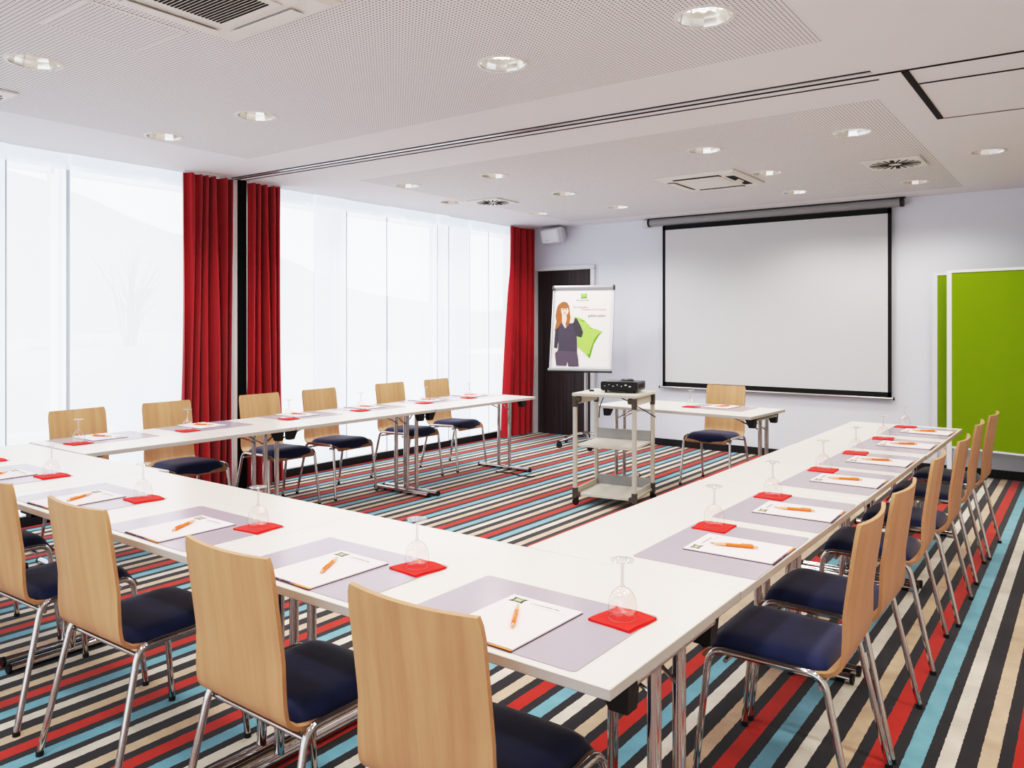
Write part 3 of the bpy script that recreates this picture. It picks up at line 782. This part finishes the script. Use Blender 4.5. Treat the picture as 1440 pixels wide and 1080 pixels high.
for i, (x, y) in enumerate(DL + DL_UNSEEN):  # visible downlights first, then unseen grid lamps and added fill lamps
    ld = bpy.data.lights.new('downlight_and_fill_lamp', 'SPOT'); ld.energy = 26; k_ = min(1, max(0, (x + 5) / 4.4)); ld.color = (1.0, .97 - .06 * k_, .95 - .13 * k_); ld.spot_size = math.radians(150); ld.spot_blend = .6; ld.shadow_soft_size = .09
    lo = bpy.data.objects.new('downlight_and_fill_lamp', ld); col.objects.link(lo); lo.location = (x, y, CZ - .03 if i < len(DL) else CZ - .03)

# ------------------------------------------------------------------ ceiling cassettes, diffusers, hatches
def cassette(label, x0, x1, y0, y1, openl):
    cx, cy, w, d = (x0 + x1) / 2, (y0 + y1) / 2, x1 - x0, y1 - y0
    r = thing('ceiling_cassette', label, 'air conditioner', (cx, cy, CZ))
    mb = MB(); a, b = w / 2, d / 2; e = .030
    ring = lambda k, z: [(-a + k, -b + k, z), (a - k, -b + k, z), (a - k, b - k, z), (-a + k, b - k, z)]
    vs = ring(0, -.001) + ring(0, -.012) + ring(.03, -e) + ring(.145, -e)
    fs = []
    for q in range(3):
        for i in range(4): fs.append((q * 4 + i, q * 4 + (i + 1) % 4, q * 4 + 4 + (i + 1) % 4, q * 4 + 4 + i))
    fs.append((12, 13, 14, 15)); mb.add(vs, fs); mb.build('panel', 'diffuser', r, 20)
    gw, gd = w - .31, d - .31
    g = MB().box((0, 0, -e - .003), (gw, gd, .006), ch=.002).build('intake_grille', 'diffuser', r, 0)
    n = 20
    if openl == 'slats':
        for k in range(n):
            MB().box((0, -gd / 2 + .04 + (gd - .08) * k / (n - 1), -e - .0065), (gw - .07, .0095, .002)).build('grille_slot', 'dark_slot', g, 0)
    else:
        MB().box((0, 0, -e - .0068), (gw - .06, gd - .06, .002)).build('filter_plate', 'diffuser', g, 0)
    for k, (ox, oy, lw, ld_) in enumerate(((0, -b + .088, w - .30, .062), (a - .088, 0, .062, d - .30), (0, b - .088, w - .30, .062), (-a + .088, 0, .062, d - .30))):
        MB().box((ox, oy, -e - .0008), (lw + .01, ld_ + .01, .002)).build('outlet_slot', 'dark_slot' if (openl != 'slats' and k < 2) else ('soft_slot' if openl != 'slats' else 'diffuser'), r, 0)
        ang = .025 if (openl == 'slats' or k > 1) else .5
        ax = 'X' if lw > ld_ else 'Y'
        sgn = {0: -1, 1: -1, 2: 1, 3: 1}[k]
        MB().box((0, 0, 0), (lw, ld_ * (1.0 if openl == 'slats' else (.30 if k < 2 else 1.0)), .004), None, TR(ox, oy, -e - .010) @ Matrix.Rotation(ang * sgn, 4, ax), ch=.001).build('louvre_flap', 'diffuser', r, 0)
    return r
cassette('large square air conditioning cassette with slatted grille at the top of the photo', -3.015, -2.325, 1.35, 2.045, 'slats')
cassette('square air conditioning cassette with open dark louvres in the far ceiling', -3.03, -2.33, 6.13, 6.87, 'open')
def diffuser(label, x, y, s, dark):
    r = thing('ceiling_vent', label, 'air vent', (x, y, CZ))
    MB().box((0, 0, -.007), (s, s, .014), ch=.004).build('plate', 'diffuser', r, 0)
    n = 20
    for k in range(n):
        a = 2 * PI * k / n + .1; T = RZ(a)
        w = 0.030 if k % 5 == 0 else .015
        MB().box((.110 * s / .4, -.01, -.0146), (.130 * s / .4, w, .0016), None, T).build('slot', 'dark_slot' if dark else 'grey_slot', r, 0)
    MB().lathe([(0.001, -.0165), (.022, -.0165), (.026, -.014)], None, 16).build('hub', 'diffuser', r)
diffuser('square ceiling diffuser with black radial slots, right of the far cassette', -1.245, 6.66, .41, True)
diffuser('square ceiling diffuser with radial slots near the far windows', -4.93, 6.34, .38, True)
diffuser('square ceiling diffuser whose corner shows at the left photo edge', -4.84, 1.655, .37, True)
def hatch(label, x0, x1, y0, y1):
    r = thing('ceiling_hatch', label, 'ceiling hatch', ((x0 + x1) / 2, (y0 + y1) / 2, CZ))
    a, b = (x1 - x0) / 2, (y1 - y0) / 2; mb = MB()
    for c, d in (((0, -b, -.0012), (2 * a, .012, .002)), ((0, b, -.0012), (2 * a, .012, .002)), ((-a, 0, -.0012), (.012, 2 * b, .002)), ((a, 0, -.0012), (.012, 2 * b, .002))): mb.box(c, d)
    mb.build('hatch_rim', 'diffuser', r, 0)
hatch('flush square access hatch in the perforated near ceiling, left of the cassette', -3.51, -3.11, 1.47, 1.88)
hatch('flush square access hatch in the far ceiling before the screen', -1.95, -1.555, 7.45, 7.85)

# ------------------------------------------------------------------ flip chart with poster
FX, FY = -4.80, 7.86
chart = thing('flip_chart', 'grey flip chart stand on castors before the dark door, holding a poster', 'flip chart', (FX, FY, 0), math.radians(18.5))
BT = TR(0, 0, 1.385) @ Matrix.Rotation(math.radians(-11), 4, 'X')      # board frame: x right, z up, front is -y
bw, bh = .735, 1.0
MB().box((0, .012, 0), (bw, .016, bh), None, BT, ch=.003).build('board', 'board_frame', chart, 0)
for s in (-1, 1): MB().box((s * (bw / 2 - .008), .004, 0), (.020, .030, bh), None, BT, ch=.004).build('side_rail', 'silver', chart, 0)
mb = MB(); mb.tube([(-bw / 2, -.012, bh / 2 - .012), (bw / 2, -.012, bh / 2 - .012)], .022, T=BT, n=12); cl = mb.build('clamp_bar', 'silver', chart)
for s in (-1, 1): MB().box((s * (bw / 2 - .005), -.014, bh / 2 - .022), (.022, .05, .055), None, BT, ch=.006).build('clamp_end', 'bracket', cl, 0)
tr_ = MB().box((0, -.025, -bh / 2 + .005), (bw + .01, .075, .030), None, BT, ch=.006).build('pen_tray', 'case_grey', chart, 0)
MB().box((0, -.025, -bh / 2 - .014), (bw + .01, .06, .010), None, BT).build('tray_underside', 'black_plastic', tr_, 0)
MB().tube([(.03, .075, .14), (.03, .075, 1.30)], .021, n=14).build('pole', 'steel', chart)
for k in range(5):
    a = math.radians(-70 + 72 * k); dx, dy = math.cos(a), math.sin(a)
    lg = MB().tube(fillet([(.03, .075, .15), (.03 + .10 * dx, .075 + .10 * dy, .15), (.03 + .34 * dx, .075 + .34 * dy, .075)], .05), [.014] * 9 if False else .014, n=10, flat=.8).build('leg', 'steel', chart)
    cs = MB(); T = TR(.03 + .34 * dx, .075 + .34 * dy, .033) @ RZ(a + .6)
    cs.lathe([(0.001, -.012), (.033, -.012), (.033, .012), (.001, .012)], None, 16, T @ Matrix.Rotation(PI / 2, 4, 'Y')); cs.box((0, 0, .035), (.03, .035, .03), None, T)
    cs.build('castor', 'black_plastic', lg)
MB().lathe([(.024, .12), (.05, .125), (.05, .155), (.024, .18)], None, 20, TR(.03, .075, 0)).build('leg_hub', 'bracket', chart)
# poster (hangs in the clamp)
pst = thing('poster', 'poster of a long-haired woman carrying a lime green cushion, on the flip chart', 'poster', (FX, FY, 0), math.radians(18.5))
MB().box((0, .002, -.005), (.655, .002, .90), None, BT).build('paper', 'poster_white', pst, 0)
def PX(x, y):
    u = (x - (130 - 35 * (y - 165) / 750)) / 568.0
    return (-.3275 + .655 * u, .445 - .90 * (y - 165) / 757.0)
lay = [0]
def flat(polys, name):
    mb = MB()
    for poly, m in polys:
        lay[0] += 1; e = .0012 + lay[0] * .00022
        pts = [PX(*p) for p in poly]
        n = len(pts); vs = [(p[0], -e, p[1]) for p in pts]
        # triangulated fan through bmesh ngon
        mb.add(vs, [tuple(range(n))], m, BT)
    return mb.build(name, None, pst, 0)
flat([([(315, 425), (360, 432), (420, 458), (460, 500), (500, 540), (550, 552), (605, 575), (570, 610), (545, 650), (515, 700), (495, 770), (475, 838), (430, 795), (350, 730), (345, 620), (370, 560), (350, 480)], 'cushion'),
      ([(605, 575), (560, 600), (520, 650), (490, 730), (466, 800), (440, 795), (475, 838), (495, 770), (515, 700), (545, 650), (570, 610)], 'cushion_dark'),
      ([(370, 455), (430, 470), (405, 478)], 'cushion_dark'), ([(470, 535), (520, 545), (490, 546)], 'cushion_dark')], 'printed_cushion')
flat([([(165, 292), (200, 272), (240, 280), (264, 318), (270, 380), (277, 430), (265, 500), (240, 532), (215, 500), (180, 490), (150, 540), (120, 582), (112, 560), (130, 470), (120, 420), (130, 360), (145, 315)], 'hair'),
      ([(120, 560), (160, 520), (155, 640), (140, 745), (106, 735), (112, 640)], 'sleeve'),
      ([(185, 485), (225, 545), (255, 490), (300, 492), (325, 500), (340, 600), (346, 700), (346, 780), (145, 770), (152, 700), (148, 640), (152, 540), (160, 515)], 'sweater'),
      ([(318, 436), (345, 445), (385, 520), (408, 580), (392, 633), (345, 622), (318, 560), (300, 500)], 'sleeve'),
      ([(190, 405), (240, 405), (250, 470), (225, 535), (190, 480)], 'skin'),
      ([(180, 332), (205, 316), (250, 328), (258, 370), (246, 405), (218, 420), (192, 408), (180, 375)], 'skin'),
      ([(236, 400), (262, 400), (276, 440), (262, 500), (240, 532), (224, 500), (240, 450)], 'hair'),
      ([(172, 338), (180, 300), (215, 284), (250, 296), (262, 345), (250, 340), (225, 346), (196, 342)], 'hair'),
      ([(275, 432), (300, 418), (322, 440), (312, 482), (285, 492)], 'skin'),
      ([(105, 735), (130, 745), (122, 800), (116, 828), (100, 800)], 'skin'),
      ([(145, 765), (346, 775), (358, 850), (363, 918), (256, 918), (246, 870), (236, 914), (130, 912), (120, 830), (118, 790)], 'shorts'),
      ([(136, 880), (230, 876), (236, 914), (130, 912)], 'shorts'), ([(258, 885), (358, 880), (363, 918), (256, 918)], 'shorts'),
      ([(193, 352), (208, 349), (210, 357), (194, 359)], 'sleeve'), ([(228, 350), (243, 350), (243, 358), (229, 358)], 'sleeve'),
      ([(205, 386), (232, 385), (224, 394), (212, 394)], 'lips'), ([(216, 360), (222, 360), (224, 376), (213, 377)], 'orange_pale')], 'printed_figure')
flat([([(385, 193), (400, 198), (430, 198), (452, 188), (446, 205), (446, 228), (448, 244), (430, 238), (405, 238), (384, 243), (390, 228), (390, 205)], 'cushion_dark'),
      ([(396, 203), (438, 200), (438, 228), (396, 228)], 'cushion')], 'printed_emblem')
def ptxt(body, x, y, w, m, nm):
    p = PX(x, y)
    o = text_mesh(nm, body, .03, m, pst)
    sc = w / 568 * .655 / max(v.co.x for v in o.data.vertices)
    o.data.transform(Matrix.Scale(sc, 4)); o.data.transform(BT @ TR(p[0], -.0045, p[1]) @ Matrix.Rotation(PI / 2, 4, 'X'))
ptxt('Die Powerface', 305, 338, 155, 'red_ink', 'printed_headline')
ptxt('Ausspannen und mehr Behagen', 390, 360, 258, 'red_ink', 'printed_subline')
ptxt('gefallen jedem.', 460, 425, 185, 'dark_ink', 'printed_caption')
ptxt('ibis styles hotels', 340, 266, 130, 'ink', 'printed_signature')

# ------------------------------------------------------------------ projector trolley
tro = thing('projector_trolley', 'beige grey three-shelf trolley on castors in front of the head table', 'trolley', (-3.115, 5.60, 0), math.radians(9))
tw, td, tz = .49, .46, .888
MB().box((0, 0, tz - .012), (tw + .04, td + .04, .024), ch=.003).build('top_shelf', 'shelf', tro, 0)
MB().box((0, 0, .470), (tw - .02, td - .02, .018), ch=.002).build('middle_shelf', 'shelf', tro, 0)
MB().box((0, 0, .085), (tw, td, .020), ch=.002).build('bottom_shelf', 'shelf', tro, 0)
MB().box((0, td / 2 - .012, .520), (tw - .03, .010, .085)).build('back_panel', 'case_grey', tro, 0)
MB().box((0, td / 2 - .012, .135), (tw - .03, .010, .080)).build('back_panel', 'case_grey', tro, 0)
for s in (-1, 1):
    MB().box((s * (tw / 2 - .012), 0, .828), (.012, td - .05, .055)).build('top_side_rail', 'shelf', tro, 0)
    MB().box((s * (tw / 2 - .012), 0, .115), (.010, td - .05, .045)).build('bottom_side_rail', 'shelf', tro, 0)
for sx in (-1, 1):
    for sy in (-1, 1):
        x, y = sx * (tw / 2), sy * (td / 2)
        p = MB().box((x, y, .463), (.032, .032, .816), ch=.006).build('post', 'trolley', tro, 0)
        mb = MB(); mb.box((x, y, .820), (.037, .037, .088), ch=.005); mb.box((x - sx * .03, y, .840), (.045, .034, .045), ch=.008)
        mb.build('corner_joint', 'bracket', p, 0)
        mb = MB(); mb.box((x, y, .098), (.038, .038, .085), ch=.005); mb.box((x - sx * .026, y, .085), (.036, .036, .04), ch=.008); mb.build('corner_joint', 'bracket', p, 0)
        mb = MB(); T = TR(x + .004, y, .027) @ RZ(.5 * sx + sy); mb.lathe([(.001, -.011), (.024, -.012), (.027, -.007), (.027, .007), (.024, .012), (.001, .011)], None, 18, T @ Matrix.Rotation(PI / 2, 4, 'Y')); mb.box((0, .006, .025), (.03, .03, .02), None, T)
        mb.build('castor', 'black_plastic', tro, 40)
# projector
pr = thing('projector', 'black data projector on top of the beige trolley', 'projector', (-3.06, 5.645, tz), math.radians(13))
mb = MB()
w2, d2 = .150, .125
sec = [(-w2, -d2), (w2, -d2), (w2, d2), (-w2, d2)]
lo = [(x * .95, y * .93, .016) for x, y in sec]; mi_ = [(x, y, .030) for x, y in sec]; up_ = [(x, y, .078) for x, y in sec]; tp = [(x * .97, y * .95, .088) for x, y in sec]
mb.add(lo + mi_ + up_ + tp, [(3, 2, 1, 0), (12, 13, 14, 15)] + [(q * 4 + i, q * 4 + (i + 1) % 4, q * 4 + 4 + (i + 1) % 4, q * 4 + 4 + i) for q in range(3) for i in range(4)])
mb.build('housing', 'proj', pr, 20)
pn = MB().box((-.01, -d2 - .001, .058), (.25, .004, .032)).build('connector_panel', 'proj_dark', pr, 0)
for k in range(7):
    MB().box((-.115 + .034 * k, -d2 - .004, .058 + (.006 if k % 2 else -.004)), (.012 if k < 5 else .018, .003, .007 if k < 5 else .011)).build('socket', 'silver' if k > 1 else 'case_grey', pn, 0)
MB().lathe([(.001, 0), (.032, 0), (.032, .035), (.026, .037), (.001, .030)], None, 24, TR(.07, d2 - .005, .055) @ Matrix.Rotation(-PI / 2, 4, 'X')).build('lens', 'proj_dark', pr)
MB().lathe([(.055, .086), (.052, .098), (.035, .103), (.001, .104)], None, 24, TR(.02, .05, 0)).build('focus_dial', 'proj', pr)
MB().box((.04, -.03, .0885), (.12, .07, .003), ch=.001).build('control_panel', 'proj_dark', pr, 0)
for sx in (-1, 1):
    MB().lathe([(.012, 0), (.010, .018)], None, 12, TR(sx * .115, -.095, 0)).build('foot', 'black_plastic', pr)
MB().lathe([(.012, 0), (.010, .018)], None, 12, TR(0, .095, 0)).build('foot', 'black_plastic', pr)
vt = MB()
for k in range(7): vt.box((w2 + .0005, -.08 + .025 * k, .055), (.002, .014, .034))
vt.build('side_vent', 'proj_dark', pr, 0)
T = TR(-3.115, 5.60, 0) @ RZ(math.radians(9))
lc = MB().lathe([(.001, .014), (.018, .013), (.021, .0), (.001, 0)], None, 20, T @ TR(-.185, -.03, tz)).build('lens_cap', 'black_plastic', None); tag(lc, 'small black lens cap lying on the trolley left of the projector', 'lens cap')
cb = MB(); pts = [(-.10, .16, .837), (-.02, .10, .80), (.12, .0, .752), (.23, -.17, .70), (.28, .0, .66), (.30, .22, .60)]
pts = [(-.205, .262, .63), (-.19, .262, .74), (-.13, .268, .832), (.0, .270, .80), (.16, .272, .725), (.285, .272, .66)]
cpts = catmull([(p[0], p[2]) for p in pts], 6)
cb.tube([(p[0], .185, p[1] + .02) for p in cpts], .0042, n=8, T=T)
tag(cb.build('power_cable', 'black_plastic'), 'thin black power cable slung below the trolley top', 'cable')
fc = MB(); fc.tube([(-4.67, 6.05, .005), (-4.5, 6.08, .005), (-4.36, 6.02, .005), (-4.22, 6.06, .005)], .006, n=6)
tag(fc.build('floor_cable', 'black_plastic'), 'short black cable on the striped carpet in front of the left arm table end', 'cable')

# ------------------------------------------------------------------ green pin boards
def pinboard(label, x, y, rz, w, z0, z1):
    r = thing('pin_board', label, 'pin board', (x, y, 0), rz)     # origin at the left post
    for px in (.022, w - .022):
        p = MB().box((px, 0, z1 / 2 + .02), (.044, .034, z1 - .04), ch=.004).build('post', 'board_frame', r, 0)
        MB().box((px, 0, .022), (.05, .46, .036), ch=.008).build('foot', 'bracket', p, 0)
    mb = MB()
    mb.box((w / 2, 0, z1 - .006), (w, .036, .024)); mb.box((w / 2, 0, z0), (w - .08, .034, .016))
    mb.build('frame_rail', 'board_frame', r, 0)
    MB().box((w / 2, 0, (z0 + z1) / 2), (w - .088, .024, z1 - z0 - .02)).build('felt_panel', 'green_felt', r, 0)
pinboard('large lime green pin board in front of the other one at the right photo edge', -1.085, 8.13, math.radians(-13), 1.22, .32, 1.915)
pinboard('lime green pin board mostly hidden behind the front one, against the far wall', -1.245, 8.41, math.radians(-2), 1.22, .32, 1.912)

# ------------------------------------------------------------------ outside the windows
struct('ground_outside', MB().box((-26, 4, -.25), (39, 60, .1)), 'asphalt')
mb = MB(); vs = []; fs = []
for k in range(41):
    y = -30 + 2 * k; zt = max(2.6, min(9.0, 8.0 - .2 * (y - 14))) + .3 * math.sin(.5 * y)
    vs += [(-34, y, -.3), (-38, y, zt)]
for k in range(40): fs.append((2 * k, 2 * k + 2, 2 * k + 3, 2 * k + 1))
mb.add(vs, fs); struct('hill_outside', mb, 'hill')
pl = thing('outside_planter', 'tall pale planter with bare twigs standing outside behind the sheer blind', 'planter', (-7.0, 3.68, -.06))
MB().lathe([(.10, 0), (.15, 1.28), (.16, 1.30), (.14, 1.30), (.13, 1.24), (.001, 1.24)], None, 24).build('pot', 'planter', pl)
tw_ = MB(); rnd = random.Random(4)
for k in range(24):
    a = rnd.uniform(0, 6.28); s = rnd.uniform(.06, .42); hgt = rnd.uniform(.45, 1.0)
    p0 = Vector((.04 * math.cos(a), .04 * math.sin(a), 1.24)); p2 = Vector((s * math.cos(a), s * math.sin(a), 1.24 + hgt)); p1 = p0 * .5 + p2 * .5 + Vector((-.08 * math.cos(a), -.08 * math.sin(a), .06))
    tw_.tube([p0, p1, p2], [.010, .007, .004], n=5)
    tw_.tube([p1, p1 * .4 + p2 * .6 + Vector((rnd.uniform(-.1, .1), rnd.uniform(-.1, .1), .06))], [.006, .003], n=5)
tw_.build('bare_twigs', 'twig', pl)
def car(label, x, y, rz):
    r = thing('parked_car', label, 'car', (x, y, -.2), rz)
    side = [(-2.1, .35), (-2.12, .75), (-1.9, .92), (-1.2, 1.0), (-.55, 1.42), (.75, 1.46), (1.45, 1.08), (2.05, 1.0), (2.12, .5), (2.05, .32)]
    mb = MB(); n = len(side)
    vs = [(p[0], s * (.82 if p[1] < 1.1 else .66), p[1]) for s in (-1, 1) for p in side]
    mb.add(vs, [tuple(range(n)), tuple(range(2 * n - 1, n - 1, -1))] + [(i, n + i, n + (i + 1) % n, (i + 1) % n) for i in range(n)])
    mb.build('body', 'car', r, 0)
    for s in (-1, 1):
        MB().add([(-1.05, s * .79, 1.04), (1.3, s * .79, 1.07), (.7, s * .69, 1.38), (-.5, s * .69, 1.36)], [(0, 1, 2, 3)]).build('side_window', 'car_glass', r, 0)
        for wx in (-1.35, 1.35):
            MB().lathe([(.001, -.1), (.30, -.1), (.33, -.06), (.33, .06), (.30, .1), (.001, .1)], None, 20, TR(wx, s * .76, .33) @ Matrix.Rotation(PI / 2, 4, 'X')).build('wheel', 'tyre', r)
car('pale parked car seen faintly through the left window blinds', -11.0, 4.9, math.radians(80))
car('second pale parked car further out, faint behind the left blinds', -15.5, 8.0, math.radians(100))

# ------------------------------------------------------------------ world, camera, view
w = bpy.data.worlds.new('sky'); scene.world = w; w.use_nodes = True
bg = w.node_tree.nodes['Background']; bg.inputs[0].default_value = (.93, .96, 1.0, 1); bg.inputs[1].default_value = 1.2
cam = bpy.data.cameras.new('camera'); co = bpy.data.objects.new('camera', cam); col.objects.link(co)
co.location = (0, 0, 1.438); co.rotation_euler = (PI / 2, 0, math.radians(36.48))
cam.sensor_width = 36; cam.sensor_fit = 'HORIZONTAL'; cam.lens = 1110 / 1440 * 36
cam.shift_y = -(540 - 455) / 1440; cam.clip_start = .05
scene.camera = co
scene.view_settings.view_transform = 'Standard'; scene.view_settings.look = 'None'
scene.view_settings.exposure = 0.0; scene.view_settings.gamma = 1.0
scene.view_settings.use_curve_mapping = True
cm = scene.view_settings.curve_mapping
WL = 2.6
cm.white_level = (WL, WL, WL)
cv = cm.curves[3]
tone = [(0, 0), (.03, .025), (.10, .128), (.30, .47), (.55, .70), (.80, .84), (1.3, .955), (2.6, 1.0)]
cv.points[0].location = (0, 0); cv.points[1].location = (1, 1)
for a, b in tone[1:-1]: cv.points.new(a / WL, b)
cm.update()
scene.cycles.max_bounces = 7; scene.cycles.diffuse_bounces = 4; scene.cycles.glossy_bounces = 4
scene.cycles.transparent_max_bounces = 14; scene.cycles.transmission_bounces = 4
scene.cycles.caustics_reflective = False; scene.cycles.caustics_refractive = False
scene.cycles.sample_clamp_indirect = 6.0
scene.cycles.use_denoising = True
